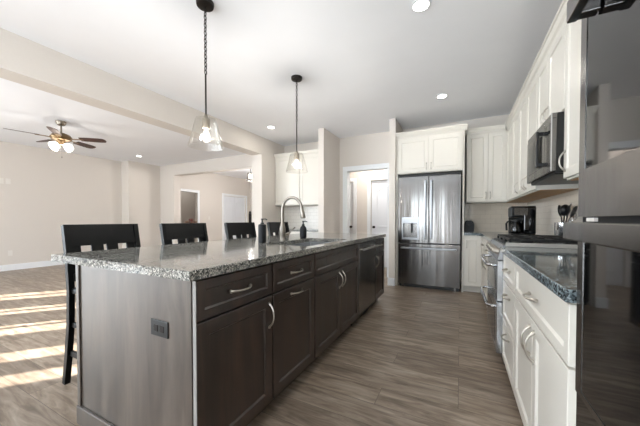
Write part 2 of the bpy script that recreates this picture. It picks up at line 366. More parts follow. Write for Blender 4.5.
# baseboards
def bboard(name, x0, x1, y0, y1, h=.13):
    bm = bmesh.new(); bx(bm, x0, x1, y0, y1, 0, h, bev=.004); struct(name, bm, 'trim')
bboard('baseboard_left', LX, LX+.016, -3.98, 4.61)
bboard('baseboard_living_back', -8.45, -7.8, 5.534, 5.55)
bboard('baseboard_step', -8.45, -8.434, 4.594, 5.534); bboard('baseboard_step_front', LX+.016, -8.434, 4.594, 4.61)
bboard('baseboard_fridge_nib', -1.086, -.968, 4.684, 4.70); bboard('baseboard_fridge_nib_side', -1.086, -1.07, 4.70, BY)
bboard('baseboard_nook_right', -2.245, -2.229, 4.60, BY); bboard('baseboard_nook_front', -2.36, -2.229, 4.584, 4.60)
bboard('baseboard_foyer', FX, FX+.016, 6.66, 7.64)
bboard('baseboard_hall', -2.22, -1.95, HY-.016, HY)
bboard('baseboard_post', -3.88, -3.60, 4.514, 4.53)
# casings
def casing_y(name, x0, x1, yf, top=2.03, w=.085, t=.018, m='trim'):   # on a wall facing -Y, front at yf
    bm = bmesh.new(); bx(bm, x0-w, x0, yf-t, yf, 0, top, bev=.004); bx(bm, x1, x1+w, yf-t, yf, 0, top, bev=.004); bx(bm, x0-w, x1+w, yf-t, yf, top, top+w, bev=.004)
    return struct(name, bm, m)
def casing_x(name, y0, y1, xf, top=2.03, w=.085, t=.018):
    bm = bmesh.new(); bx(bm, xf, xf+t, y0-w, y0, 0, top, bev=.004); bx(bm, xf, xf+t, y1, y1+w, 0, top, bev=.004); bx(bm, xf, xf+t, y0-w, y1+w, top, top+w, bev=.004)
    return struct(name, bm, 'trim')
casing_y('trim_1', DX0, DX1, BY, top=2.12, w=.08)
bm = bmesh.new(); bx(bm, DX0-.001, DX0+.015, BY-.018, BY+.138, 0, 2.12); bx(bm, DX1-.015, DX1, BY-.018, BY+.138, 0, 2.12); bx(bm, DX0+.015, DX1-.015, BY-.018, BY+.138, 2.105, 2.12)
struct('trim_2', bm, 'trim')
casing_y('trim_3', -3.06, -2.30, HY); casing_y('trim_4', -1.87, -1.11, HY)
casing_x('trim_5', 5.88, 6.56, FX); casing_x('trim_6', 7.74, 8.94, FX)
def panel_door(name, F, a0, a1, z1=2.02, arched=True, knob_a=None, leaves=1):
    root = None
    w = (a1-a0)/leaves
    for l in range(leaves):
        x0 = a0+w*l+.003; x1 = a0+w*(l+1)-.003
        bm = bmesh.new(); bx_ = fbox(F, x0, x1, .008, z1, -.035, 0, bev=.002); merge(bm, bx_)
        # raised panels with grooves (arched top ones)
        for (b0, b1, arch) in ((.22, .80, False), (.94, z1-.14, arched)):
            p0, p1 = x0+.11*min(1, w/.7), x1-.11*min(1, w/.7)
            pts = [(p0, b0), (p1, b0)]
            if arch:
                for k in range(11):
                    u = k/10; pts.append((p1+(p0-p1)*u, b1-.10+.10*math.sin(PI*u)))
            else: pts += [(p1, b1), (p0, b1)]
            def ring(s, c):
                ca = (p0+p1)/2; cb = (b0+b1)/2
                return [bm.verts.new(F(ca+(a-ca)*(1-2*s/(p1-p0)), cb+(b-cb)*(1-2*s/(b1-b0)), c)) for a, b in pts]
            rs = [ring(0, .0005), ring(.006, .009), ring(.022, .009), ring(.035, .003)]
            n = len(pts)
            for p, q in zip(rs, rs[1:]):
                for k in range(n): bm.faces.new((p[k], p[(k+1) % n], q[(k+1) % n], q[k]))
            bm.faces.new(rs[-1])
        if root is None: root = struct(name, bm, 'door')
        else: struct('leaf', bm, 'door', root)
        if leaves > 1:
            ka = x1-.04 if l == 0 else x0+.04
        else: ka = knob_a
        if ka is not None:
            kb = bmesh.new(); c = Vector(F(ka, .94, 0)); d = Vector(F(ka, .94, 1))-c
            tube(kb, [c, c+d*.008, c+d*.010, c+d*.03, c+d*.042, c+d*.058, c+d*.066], [.03, .03, .011, .011, .024, .026, .012], 16)
            struct('knob', kb, 'bronze', root, smooth=True)
    return root
panel_door('door_1', F_ny(HY+.03), -3.055, -2.305, knob_a=-2.37)
panel_door('door_2', F_ny(HY+.03), -1.865, -1.115, knob_a=-1.80)
panel_door('door_3', F_px(FX-.03), 7.745, 8.935, leaves=2)
# windows (out of the photo's view, they light the room)
def window(name, F, a0, a1, b0, b1, cols, rows, fr=.05):
    bm = bmesh.new()
    for q in ((a0, a0+fr, b0, b1), (a1-fr, a1, b0, b1), (a0+fr, a1-fr, b0, b0+fr), (a0+fr, a1-fr, b1-fr, b1)): merge(bm, fbox(F, *q, -.08, 0))
    for k in range(1, cols):
        a = a0+(a1-a0)*k/cols; merge(bm, fbox(F, a-.03, a+.03, b0+fr, b1-fr, -.07, -.01))
    for k in range(1, rows):
        b = b0+(b1-b0)*k/rows; merge(bm, fbox(F, a0+fr, a1-fr, b-.012, b+.012, -.06, -.02))
    return struct(name, bm, 'trim')
window('window_1', lambda a, b, c: (a, -4.02+c, b), -8.72, -4.3, .45, 2.25, 1, 1)
window('window_2', lambda a, b, c: (a, -4.02+c, b), -1.9, -.95, .08, 2.25, 1, 1)
window('window_4', lambda a, b, c: (a, -4.02+c, b), -3.55, -2.1, .08, 2.25, 1, 1)
window('window_5', lambda a, b, c: (a, -4.02+c, b), -.6, .8, .08, 2.25, 1, 1)
window('window_3', F_px(LX-.02), -3.9, -1.6, .4, 2.4, 1, 1)
# unseen blockers added outside, gaps shaped so the low sun falls in stripes
bm = bmesh.new(); lit = [(-5.58, -5.39), (-5.34, -5.16), (-4.66, -4.54), (-4.50, -4.37)]; q = -7.2
for l0, l1 in lit+[(-4.08, -4.08)]:
    y0, y1 = (.76*-9.6-l0)/.65, (.76*-9.6-q)/.65
    bx(bm, -9.63, -9.60, y0, y1, -.1, 3.3); q = l1
struct('sun_blocker_left', bm, 'sun_blocker')
bm = bmesh.new(); lit = [(-4.02, -3.86), (-3.82, -3.60), (-3.14, -2.92), (-2.68, -2.49)]; q = -4.35
for l0, l1 in lit+[(3.9, 3.9)]:
    bx(bm, (q-3.9)/.76, (l0-3.9)/.76, -6.03, -6.0, -.1, 3.6); q = l1
struct('sun_blocker_rear', bm, 'sun_blocker')
# backsplashes
struct('wall_backsplash_back', B(.057, RX-.008, BY-.008, BY, .914, 1.385), 'tile_back')
struct('wall_backsplash_right', B(RX-.008, RX, 1.03, BY-.008, .914, 1.385), 'tile_right')
struct('wall_backsplash_nook', B(-3.62, -2.36, BY-.008, BY, .914, 1.40), 'tile_white')
# ------------------------------------------------------------------ island
IX, IY = -.945, [.745, 1.25, 1.75, 2.72, 3.34, 3.79]
FI = F_px(IX); ID = .90; IB = IX-ID
ZT, ZB = .876, .914
u1 = cabinet('island_cabinet', 'near end island cabinet with sheen-lightened side panel and outlet, one drawer over a door', FI, IY[0]+.02, IY[1], ID, 0, ZT,
    [('drawer', IY[0]+.004, IY[1]-.004, .70, .868, ((IY[0]+IY[1])/2, .785, False, .13)),
     ('door', IY[0]+.004, IY[1]-.004, .105, .695, (IY[1]-.035, .59, True, .13))], 'dark', 'dark island cabinets', toe=.1)
obj('end_panel', B(IB, IX-.004, IY[0], IY[0]+.0185, .0, ZT), 'dark_lit', u1)['label'] = 'end panel in dark wood with window sheen painted in'  # window sheen sits in this lightened wood colour
obj('base_molding', B(IB-.012, IX-.03, IY[0]-.014, IY[0]-.0002, 0, .10, bev=.004), 'dark_lit', u1)
obj('edge_highlight', B(IX+.001, IX+.0195, IY[0]+.0025, IY[0]+.0039, .106, .868), 'edge_sheen', u1)['label'] = 'pale strip imitating window light on the door edge'  # bright edge of the door, its highlight put in as a strip
obj('corner_trim', B(IB-.012, IB+.02, IY[0]-.008, IY[0]-.0002, .1, ZT, bev=.003), 'dark_lit', u1)
cabinet('island_cabinet', 'island cabinet between end unit and sink unit, with horizontal handle on its pull-out door', FI, IY[1], IY[2], ID, 0, ZT,
    [('drawer', IY[1]+.003, IY[2]-.003, .70, .868, ((IY[1]+IY[2])/2, .785, False, .13)),
     ('door', IY[1]+.003, IY[2]-.003, .105, .695, ((IY[1]+IY[2])/2, .655, False, .13))], 'dark', 'dark island cabinets', toe=.1)
sm = (IY[2]+IY[3])/2
sk = thing('island_cabinet', 'wide island sink cabinet with paired doors meeting under a false drawer front', 'cabinet', (IX-ID/2, sm, 0), 'dark island cabinets')
bm = bmesh.new(); bx(bm, IB, IX, IY[2]+.001, IY[3]-.001, .1, .64); bx(bm, IB, -1.49, IY[2]+.001, IY[3]-.001, .64, ZT); bx(bm, -.964, IX, IY[2]+.001, IY[3]-.001, .64, ZT)
obj('body', bm, 'dark', sk); obj('toe_kick', B(IB, IX-.07, IY[2]+.001, IY[3]-.001, 0, .1), 'dark', sk)
obj('false_drawer_front', shaker(FI, IY[2]+.005, IY[3]-.005, .702, .866, fw=.04), 'dark', sk)
for s in (0, 1):
    a0, a1 = (IY[2]+.005, sm-.002) if s == 0 else (sm+.002, IY[3]-.005)
    d = obj('door', shaker(FI, a0, a1, .107, .693), 'dark', sk)
    obj('handle', pull(FI, sm-.035 if s == 0 else sm+.035, .59, .13, True), 'nickel', d, smooth=True)
cabinet('island_cabinet', 'narrow island cabinet at far end beyond the dishwasher', FI, IY[4], IY[5], ID, 0, ZT,
    [('drawer', IY[4]+.003, IY[5]-.003, .70, .868, ((IY[4]+IY[5])/2, .785, False, .13)),
     ('door', IY[4]+.003, IY[5]-.003, .105, .695, (IY[4]+.05, .59, True, .13))], 'dark', 'dark island cabinets', toe=.1)
dw = thing('dishwasher', 'stainless dishwasher built into far part of dark island', 'dishwasher', (IX-.3, (IY[3]+IY[4])/2, 0))
obj('body', B(IX-.58, IX-.002, IY[3]+.004, IY[4]-.004, .1, .87), 'black', dw)
obj('door_panel', fbox(FI, IY[3]+.006, IY[4]-.006, .115, .865, 0, .022, bev=.004), 'steel_dark', dw)
obj('toe_panel', B(IX-.5, IX-.06, IY[3]+.004, IY[4]-.004, 0, .099), 'black', dw)
bm = bmesh.new(); hy0, hy1 = IY[3]+.06, IY[4]-.06
tube(bm, [(IX+.06, hy0-.03, .80), (IX+.062, (hy0+hy1)/2, .80), (IX+.06, hy1+.03, .80)], .011, 12)
for y in (hy0, hy1): tube(bm, [(IX+.02, y, .80), (IX+.06, y, .80)], .009, 10)
obj('handle', bm, 'nickel', dw, smooth=True)
obj('back_panel', B(IX-ID, IX-.585, IY[3]+.002, IY[4]-.002, 0, ZT-.002), 'dark', dw)
# worktop with sink cut-out
def slab_hole(x0, x1, y0, y1, z0, z1, hole=None, bev=.004):
    bm = bmesh.new()
    if not hole: bx(bm, x0, x1, y0, y1, z0, z1, bev=bev); return bm
    hx0, hx1, hy0, hy1 = hole; r = .05; n = 6
    inner = []
    for cx, cy, a in ((hx1-r, hy0+r, -90), (hx1-r, hy1-r, 0), (hx0+r, hy1-r, 90), (hx0+r, hy0+r, 180)):
        for k in range(n+1): t = R(a+90*k/n); inner.append((cx+r*math.cos(t), cy+r*math.sin(t)))
    outer = [(x1, y0), (x1, y1), (x0, y1), (x0, y0)]
    def loop(pts, z): return [bm.verts.new((x, y, z)) for x, y in pts]
    def shr(pts, s): return [(x0+s if x == x0 else x1-s, y0+s if y == y0 else y1-s) for x, y in pts]
    ob, ot0, ot = loop(outer, z0), loop(outer, z1-bev), loop(shr(outer, bev), z1)
    ib, it = loop(inner, z0), loop(inner, z1)
    for p, q in ((ob, ot0), (ot0, ot), (ib, it)):
        for k in range(len(p)): bm.faces.new((p[k], p[(k+1) % len(p)], q[(k+1) % len(p)], q[k]))
    for o_, i_ in ((ot, it), (ob, ib)):
        for c in range(4):
            for k in range(n): bm.faces.new((o_[c], i_[c*(n+1)+k], i_[c*(n+1)+k+1]))
            e = c*(n+1)+n; f = ((c+1) % 4)*(n+1)
            bm.faces.new((o_[c], i_[e], i_[f], o_[(c+1) % 4]))
    return bm
SX0, SX1, SY0, SY1 = -1.44, -1.00, 1.80, 2.62
o = obj('island_worktop', slab_hole(-2.07, -.915, .712, 3.83, ZT, ZB, (SX0, SX1, SY0, SY1)), 'granite')
tag(o, 'polished speckled grey granite worktop covering the whole dark island', 'countertop')
sink = thing('kitchen_sink', 'stainless undermount sink set into island granite beside the faucet', 'sink', ((SX0+SX1)/2, (SY0+SY1)/2, .66))
bm = bmesh.new(); w = .012; zb = .67
bx(bm, SX0-w, SX0+.004, SY0-w, SY1+w, zb, ZT-.001); bx(bm, SX1-.004, SX1+w, SY0-w, SY1+w, zb, ZT-.001)
bx(bm, SX0, SX1, SY0-w, SY0+.004, zb, ZT-.001); bx(bm, SX0, SX1, SY1-.004, SY1+w, zb, ZT-.001); bx(bm, SX0-w, SX1+w, SY0-w, SY1+w, zb-.01, zb+.004)
bx(bm, SX0, SX1, 2.20, 2.225, zb, .862, bev=.008)
obj('basin', bm, 'sink_steel', sink)
for y in (2.07, 2.43):
    bm = bmesh.new(); lathe(bm, -1.22, y, [(.045, zb+.004), (.045, zb+.008), (.036, zb+.009), (.03, zb+.005), (.005, zb+.005)]); obj('drain', bm, 'chrome', sink, smooth=True)
# faucet
fx, fy = -1.51, 2.195
fa = thing('faucet', 'tall brushed nickel gooseneck faucet with pull-down spray head behind island sink', 'faucet', (fx, fy, ZB))
bm = bmesh.new(); lathe(bm, fx, fy, [(.030, ZB), (.030, ZB+.006), (.026, ZB+.012), (.027, ZB+.05), (.031, ZB+.08), (.030, ZB+.115), (.021, ZB+.15), (.015, ZB+.17)]); obj('base', bm, 'faucet_metal', fa, smooth=True)
bm = bmesh.new(); pts = [(fx, fy, ZB+.15), (fx, fy, ZB+.22), (fx, fy, ZB+.29)]
for k in range(1, 13): t = R(180-172*k/12); pts.append((fx+.10+.10*math.cos(t), fy+.02*k/12, ZB+.30+.105*math.sin(t)))
tube(bm, pts, .0135, 14); obj('spout', bm, 'faucet_metal', fa, smooth=True)
e = Vector(pts[-1]); bm = bmesh.new(); tube(bm, [e+Vector((-.001, 0, .012)), e+Vector((.003, 0, -.02)), e+Vector((.010, .002, -.06)), e+Vector((.016, .002, -.095)), e+Vector((.017, .002, -.105))], [.0145, .017, .021, .025, .020], 14); obj('spray_head', bm, 'faucet_metal', fa, smooth=True)
bm = bmesh.new(); tube(bm, [(fx+.015, fy+.02, ZB+.055), (fx+.035, fy+.055, ZB+.062)], .013, 12); tube(bm, [(fx+.034, fy+.05, ZB+.062), (fx+.055, fy+.075, ZB+.095), (fx+.08, fy+.10, ZB+.125)], [.009, .007, .006], 10); obj('lever', bm, 'faucet_metal', fa, smooth=True)
def soap(name, label, x, y, prof, m, h):
    t = thing(name, label, 'soap dispenser', (x, y, ZB), 'pump bottles by the island sink')
    bm = bmesh.new(); lathe(bm, x, y, [(r, ZB+z) for r, z in prof], 24); obj('bottle', bm, m, t, smooth=True)
    z = ZB+h; bm = bmesh.new(); lathe(bm, x, y, [(.015, z), (.015, z+.012), (.007, z+.014), (.007, z+.035), (.011, z+.037), (.011, z+.047)], 14)
    tube(bm, [(x, y, z+.042), (x+.03, y+.005, z+.043), (x+.045, y+.008, z+.036)], .005, 8); obj('pump', bm, 'black', t, smooth=True)
soap('soap_dispenser', 'straight dark slate pump bottle near faucet, nearer the outlet end of island', -1.50, 1.88, [(.031, 0), (.034, .004), (.034, .148), (.030, .156), (.014, .162)], 'slate', .16)
soap('soap_dispenser', 'round shouldered black pump bottle past the faucet beyond the sink', -1.50, 2.57, [(.030, 0), (.036, .008), (.037, .095), (.032, .115), (.018, .130), (.013, .14)], 'slate', .138)
# outlet on island end
def plate(name, label, F, a, b, m, cat='outlet', w=.07, h=.115, switch=False, group=None, inner=None):
    p = F(a, b, 0); t = thing(name, label, cat, p, group)
    obj('cover_plate', fbox(F, a-w/2, a+w/2, b-h/2, b+h/2, .0005, .006, bev=.002), m, t)
    bm = bmesh.new()
    if switch: merge(bm, fbox(F, a-.016, a+.016, b-.033, b+.033, .006, .010, bev=.002))
    else:
        horiz = w > h
        for s in (-1, 1):
            ca, cb = (a+s*.02, b) if horiz else (a, b+s*.02)
            merge(bm, fbox(F, ca-.014, ca+.014, cb-.014, cb+.014, .006, .008, bev=.002))
    obj('rocker' if switch else 'socket', bm, inner or m, t)
    return t
t = plate('wall_outlet', 'dark horizontal outlet with bronze plate on island end panel', F_ny(IY[0]), -1.145, .645, 'black', w=.115, h=.07, inner='bronze')
# ------------------------------------------------------------------ stools
def make_stool(x, y, label):
    t = thing('bar_stool', label, 'bar stool', (x, y, 0), 'black bar stools along the island')
    hw = .222
    for s in (-1, 1):
        bm = bmesh.new()
        bar(bm, [(x-.225, y+s*hw, 0), (x-.185, y+s*hw, .2), (x-.150, y+s*hw, .42), (x-.140, y+s*hw, .64), (x-.16, y+s*hw, .85), (x-.205, y+s*hw, 1.075)], .032, .036, (0, 1, 0))
        obj('leg', bm, 'black_wood', t)
        bm = bmesh.new(); bar(bm, [(x+.235, y+s*(hw-.005), 0), (x+.215, y+s*(hw-.01), .625)], .034, .034, (0, 1, 0)); obj('leg', bm, 'black_wood', t)
        bm = bmesh.new(); bx(bm, x-.17, x+.22, y+s*(hw-.008)-.009, y+s*(hw-.008)+.009, .20, .235, bev=.002); obj('stretcher', bm, 'black_wood', t)
        bm = bmesh.new(); bx(bm, x-.15, x+.215, y+s*(hw-.008)-.009, y+s*(hw-.008)+.009, .40, .43, bev=.002); obj('stretcher', bm, 'black_wood', t)
    bm = bmesh.new(); bx(bm, x+.215, x+.238, y-hw+.01, y+hw-.01, .26, .295, bev=.002); obj('footrest', bm, 'black_wood', t)
    bm = bmesh.new(); bx(bm, x-.155, x+.235, y-.225, y+.225, .622, .66, bev=.012); bx(bm, x-.13, x+.22, y-.20, y+.20, .575, .622); obj('seat', bm, 'black_wood', t)
    # curved backrest rails and slats; back plane leans
    def bp(z): return x-.16-(z-.85)*.2
    bm = bmesh.new()
    for z0, z1 in ((.930, 1.078),):
        n = 10; ring = []
        for k in range(n+1):
            yy = y-.228+.456*k/n; cx = -.018*(1-((k/n)*2-1)**2)
            ring.append([bm.verts.new((bp(zz)+cx+dx, yy, zz)) for dx, zz in ((-.012, z0), (.012, z0), (.012, z1), (-.012, z1))])
        for a, b in zip(ring, ring[1:]):
            for k in range(4): bm.faces.new((a[k], a[(k+1) % 4], b[(k+1) % 4], b[k]))
        bm.faces.new(ring[0][::-1]); bm.faces.new(ring[-1])
    obj('top_rail', bm, 'black_wood', t)
    bm = bmesh.new(); bx(bm, bp(.72)-.012, bp(.72)+.012, y-.21, y+.21, .70, .75, bev=.003); obj('lower_rail', bm, 'black_wood', t)
    for c, w_ in ((-.175, .055), (-.048, .075), (.048, .075), (.175, .055)):
        bm = bmesh.new(); bar(bm, [(bp(.745)-.010, y+c, .745), (bp(.935)-.010, y+c, .935)], w_, .012, (0, 1, 0)); obj('slat', bm, 'black_wood', t)
    return t
st = make_stool(-2.155, 1.107, 'black slat-back bar stool nearest the camera at the outlet end of the island')
for y, l in ((1.785, 'second black slat-back bar stool from the near end of the island'), (2.54, 'third black bar stool from the near end, in front of white double doors'), (3.31, 'farthest black bar stool, its back seen behind the faucet')):
    dup(st, (-2.155, y, 0), l)
# ------------------------------------------------------------------ fridge wall
fc = cabinet('wall_cabinet', 'cream two-door cabinet above the refrigerator with tall side panels', F_ny(4.76), -.967, .055, .585, 1.87, 2.46,
    [('door', -.935, -.452, 1.885, 2.44, (-.485, 1.97, True, .10)), ('door', -.450, .028, 1.885, 2.44, (-.417, 1.97, True, .10))], 'cab', 'cream wall cabinets', crown=(-.967, .085, .09, .06))
obj('side_panel', B(-.967, -.935, 4.76, BY-.001, 0, 1.87), 'cab', fc); obj('side_panel', B(.030, .055, 4.76, BY-.001, 0, 1.87), 'cab', fc)
bm = bmesh.new(); bx(bm, .055, .078, 4.74, 5.345, 2.46, 2.55, bev=.005); obj('crown_return', bm, 'cab', fc)
fr = thing('refrigerator', 'stainless french-door refrigerator with water dispenser and bottom freezer', 'refrigerator', (-.453, 5.0, 0))
f0, f1, fyf = -.915, .010, 4.70
FF = F_ny(fyf)
obj('body', B(f0+.005, f1-.005, fyf+.065, 5.33, .03, 1.82), 'black', fr)
fm = (f0+f1)/2+.005
dl = bmesh.new()
# left door with dispenser recess: built around the opening
d0, d1, e0, e1 = -.845, -.600, .800, 1.140
for a0, a1, b0, b1 in ((f0, d0, .735, 1.805), (d1, fm-.003, .735, 1.805), (d0, d1, .735, e0), (d0, d1, e1, 1.805)): bx(dl, a0, a1, fyf, fyf+.062, b0, b1)
obj('left_door', dl, 'steel', fr)
dd = bmesh.new(); bx(dd, d0, d1, fyf+.052, fyf+.06, e0, e1); obj('dispenser_niche', dd, 'steel_dark', fr)
dd = bmesh.new()
for q in ((d0-.012, d0+.012, e0-.012, e1+.012), (d1-.012, d1+.012, e0-.012, e1+.012), (d0+.012, d1-.012, e0-.012, e0+.02), (d0+.012, d1-.012, e1-.085, e1+.012)): bx(dd, q[0], q[1], fyf-.004, fyf-.0003, q[2], q[3], bev=.0015)
dp = obj('dispenser_frame', dd, 'steel_h', fr)
dd = bmesh.new(); bx(dd, -.715, -.69, fyf+.005, fyf+.04, .90, 1.055, bev=.004); obj('paddle', dd, 'black', fr)
dd = bmesh.new(); bx(dd, d0+.012, d1-.012, fyf+.004, fyf+.05, e0, e0+.015); obj('drip_tray', dd, 'black', fr)
obj('right_door', B(fm+.003, f1, fyf, fyf+.062, .735, 1.805, bev=.006), 'steel', fr)
obj('freezer_drawer', B(f0, f1, fyf, fyf+.062, .06, .722, bev=.006), 'steel', fr)
obj('hinge_cover', B(f0+.01, f1-.01, fyf+.03, fyf+.3, 1.821, 1.84), 'black', fr)
obj('base_grille', B(f0+.02, f1-.02, fyf+.05, fyf+.1, .004, .058), 'black', fr)
for x in (f0+.07, f1-.07): obj('foot', B(x-.02, x+.02, fyf+.03, fyf+.06, 0, .059, bev=.004), 'steel_dark', fr)
for x, nm in ((fm-.045, 'left'), (fm+.045, 'right')):
    bm = bmesh.new(); bx(bm, x-.014, x+.014, fyf-.058, fyf-.036, .80, 1.73, bev=.008)
    for z in (.83, 1.70): bx(bm, x-.012, x+.012, fyf-.038, fyf, z-.02, z+.02, bev=.003)
    obj('handle', bm, 'steel_h', fr)
bm = bmesh.new(); bx(bm, f0+.05, f1-.05, fyf-.058, fyf-.036, .640, .668, bev=.008)
for x in (f0+.09, f1-.09): bx(bm, x-.02, x+.02, fyf-.038, fyf, .642, .666, bev=.003)
obj('handle', bm, 'steel_h', fr)
obj('surround_gap', B(f0+.003, f1-.003, 5.331, 5.345, .0, 1.86), 'gap', fr)
# back run
FBY = 4.78
cabinet('base_cabinet', 'cream base cabinet between refrigerator and corner, one tall door', F_ny(FBY), .057, .300, .565, 0, ZT,
    [('door', .062, .290, .105, .866, (.095, .74, True, .11))], 'cab', 'cream base cabinets', toe=.1)
cabinet('wall_cabinet', 'cream two-door wall cabinet in back corner above the toaster', F_ny(5.02), .086, .640, .325, 1.385, 2.46,
    [('door', .088, .380, 1.395, 2.45, (.355, 1.49, True, .10)), ('door', .382, .630, 1.395, 2.45, (.412, 1.49, True, .10))], 'cab', 'cream wall cabinets', crown=(.088, .60, .09, .05))
# right run ---------------------------------------------------------
BX_, UX = .305, .64
FB, FU = F_nx(BX_), F_nx(UX)
RY0, RY1, OY1 = 2.42, 3.18, 1.005
cabinet('base_cabinet', 'cream corner base cabinet on far side of the range', FB, RY1+.002, FBY-.025, .635, 0, ZT,
    [('drawer', RY1+.02, 3.98, .68, .866, (3.6, .77, False)), ('drawer', 3.99, 4.73, .68, .866, (4.36, .77, False)), ('door', RY1+.02, 3.98, .105, .675, (3.9, .58, True)), ('door', 3.99, 4.73, .105, .675, (4.07, .58, True))], 'cab', 'cream base cabinets', toe=.1)
YS = 1.93
cabinet('base_cabinet', 'cream three-drawer base cabinet right beside the range', FB, YS, RY0-.003, .635, 0, ZT,
    [('drawer', YS+.005, RY0-.01, .68, .866, ((YS+RY0)/2, .775, False)), ('drawer', YS+.005, RY0-.01, .40, .675, ((YS+RY0)/2, .60, False)), ('drawer', YS+.005, RY0-.01, .105, .395, ((YS+RY0)/2, .33, False))], 'cab', 'cream base cabinets', toe=.1)
ym = (YS+OY1+.03)/2
cabinet('base_cabinet', 'cream base cabinet beside the wall oven with a wide drawer over two doors', FB, OY1+.001, YS, .635, 0, ZT,
    [('drawer', OY1+.035, YS-.005, .68, .866, (ym, .775, False)), ('door', OY1+.035, ym-.001, .105, .675, (ym-.04, .57, True)), ('door', ym+.001, YS-.005, .105, .675, (ym+.04, .57, True))], 'cab', 'cream base cabinets', toe=.1)
o = obj('worktop', B(.267, RX-.009, OY1+.001, RY0-.004, ZT, ZB, bev=.004), 'granite2'); tag(o, 'dark bluish granite worktop between wall oven and range', 'countertop', 'dark granite worktops')
bm = bmesh.new()
prism(bm, [(.277, RY1+.004), (RX-.009, RY1+.004), (RX-.009, BY-.009), (.0565, BY-.009), (.0565, 4.752), (.16, 4.752), (.215, 4.74), (.255, 4.70), (.277, 4.64)], 'xy', ZT, ZB)
o = obj('worktop', bm, 'granite2'); tag(o, 'dark granite corner worktop carrying coffee maker and toaster', 'countertop', 'dark granite worktops')
# wall cabinets right
cabinet('wall_cabinet', 'cream wall cabinet between microwave and wall oven', FU, OY1+.001, RY0-.001, .305, 1.375, 2.46,
    [('door', OY1+.01, 1.745, 1.385, 2.45, (1.70, 1.50, True)), ('door', 1.747, RY0-.005, 1.385, 2.45, (RY0-.045, 1.50, True))], 'cab', 'cream wall cabinets', crown=(OY1+.001, RY0-.001, .09, .05), under='cab_under')
cabinet('wall_cabinet', 'short cream two-door cabinet directly above the microwave', FU, RY0+.001, RY1-.001, .305, 1.85, 2.46,
    [('door', RY0+.004, 2.839, 1.86, 2.45, (2.80, 1.95, True, .11)), ('door', 2.841, RY1-.004, 1.86, 2.45, (2.885, 1.95, True, .11))], 'cab', 'cream wall cabinets', crown=(RY0-.001, RY1+.001, .09, .05))
cabinet('wall_cabinet', 'cream two-door wall cabinet just beyond the microwave', FU, RY1+.001, 4.04, .305, 1.385, 2.46,
    [('door', RY1+.005, 3.628, 1.395, 2.45, (3.585, 1.50, True)), ('door', 3.632, 4.036, 1.395, 2.45, (3.675, 1.50, True))], 'cab', 'cream wall cabinets', crown=(RY1+.001, 4.04, .09, .05), under='cab_under')
cabinet('wall_cabinet', 'cream wall cabinet on right wall ending at the back corner', FU, 4.042, 5.345, .305, 1.385, 2.46,
    [('door', 4.046, 4.50, 1.395, 2.45, (4.09, 1.50, True)), ('door', 4.504, 4.97, 1.395, 2.45, None)], 'cab', 'cream wall cabinets', crown=(4.042, 5.05, .09, .05), under='cab_under')
# tall oven cabinet and wall oven
OC0, OF = .19, .983
oc = cabinet('oven_cabinet', 'tall cream cabinet enclosing the double wall oven', FB, OC0, OY1, .635, 1.80, 2.46,
    [('door', OC0+.01, .608, 1.83, 2.45, (.57, 1.9, True)), ('door', .612, OY1-.01, 1.83, 2.45, (.65, 1.9, True))], 'cab', crown=(OC0, OY1, .09, .05))
oc['label'] = 'tall cream cabinet enclosing the double wall oven'
obj('side_panel', B(BX_, RX-.009, OF+.004, OY1-.001, 0, 1.80), 'cab', oc); obj('side_panel', B(BX_, RX-.009, OC0, .226, 0, 1.80), 'cab', oc)
obj('lower_body', B(BX_, RX-.009, .227, OF+.003, .1, .505), 'cab', oc)
d = obj('drawer', shaker(FB, .235, OF, .12, .49), 'cab', oc); obj('handle', pull(FB, .61, .40, .13, False), 'nickel', d, smooth=True)
OX = .285; FO = F_nx(OX); o0, o1 = .230, OF
ov = thing('wall_oven', 'black glass and stainless double wall oven at right edge', 'oven', (.6, .61, .51))
obj('body', B(BX_+.002, .90, o0+.01, o1-.01, .51, 1.795), 'black', ov)
def oven_door(z0, z1, g0, g1, hz0, hz1):
    bm = bmesh.new(); fr_ = .036
    for q in ((o0, o0+fr_, z0, z1), (o1-fr_, o1, z0, z1), (o0+fr_, o1-fr_, z0, g0), (o0+fr_, o1-fr_, g1, z1)): bx(bm, OX, BX_+.001, q[0], q[1], q[2], q[3])
    d = obj('door', bm, 'steel_dark', ov)
    obj('window', B(OX+.0015, BX_, o0+fr_, o1-fr_, g0, g1), 'black_glass', d)
    bm = bmesh.new(); bx(bm, OX-.055, OX-.035, o0+.09, o1-.09, hz0, hz1, bev=.003)
    for y in (o0+.09, o1-.09): bx(bm, OX-.050, OX-.0005, y-(0 if y < .6 else .03), y+(.03 if y < .6 else 0), hz0+.003, hz1-.003, bev=.002)
    obj('handle', bm, 'steel_dark', d)
    return d
oven_door(1.118, 1.665, 1.24, 1.645, 1.592, 1.645)
oven_door(.645, 1.103, .66, 1.085, 1.062, 1.104)
obj('control_panel', B(OX, BX_+.001, o0, o1, 1.672, 1.79), 'black_glass', ov)
obj('lower_trim', B(OX+.003, BX_+.001, o0, o1, .512, .640), 'black_glass', ov)
obj('vent_gap', B(OX+.008, BX_+.001, o0+.005, o1-.005, 1.1035, 1.1175), 'gap', ov)
bm = bmesh.new(); bx(bm, OX+.0005, OX+.0079, .885, .93, 1.106, 1.115); obj('label_plate', bm, 'white_plastic', ov)
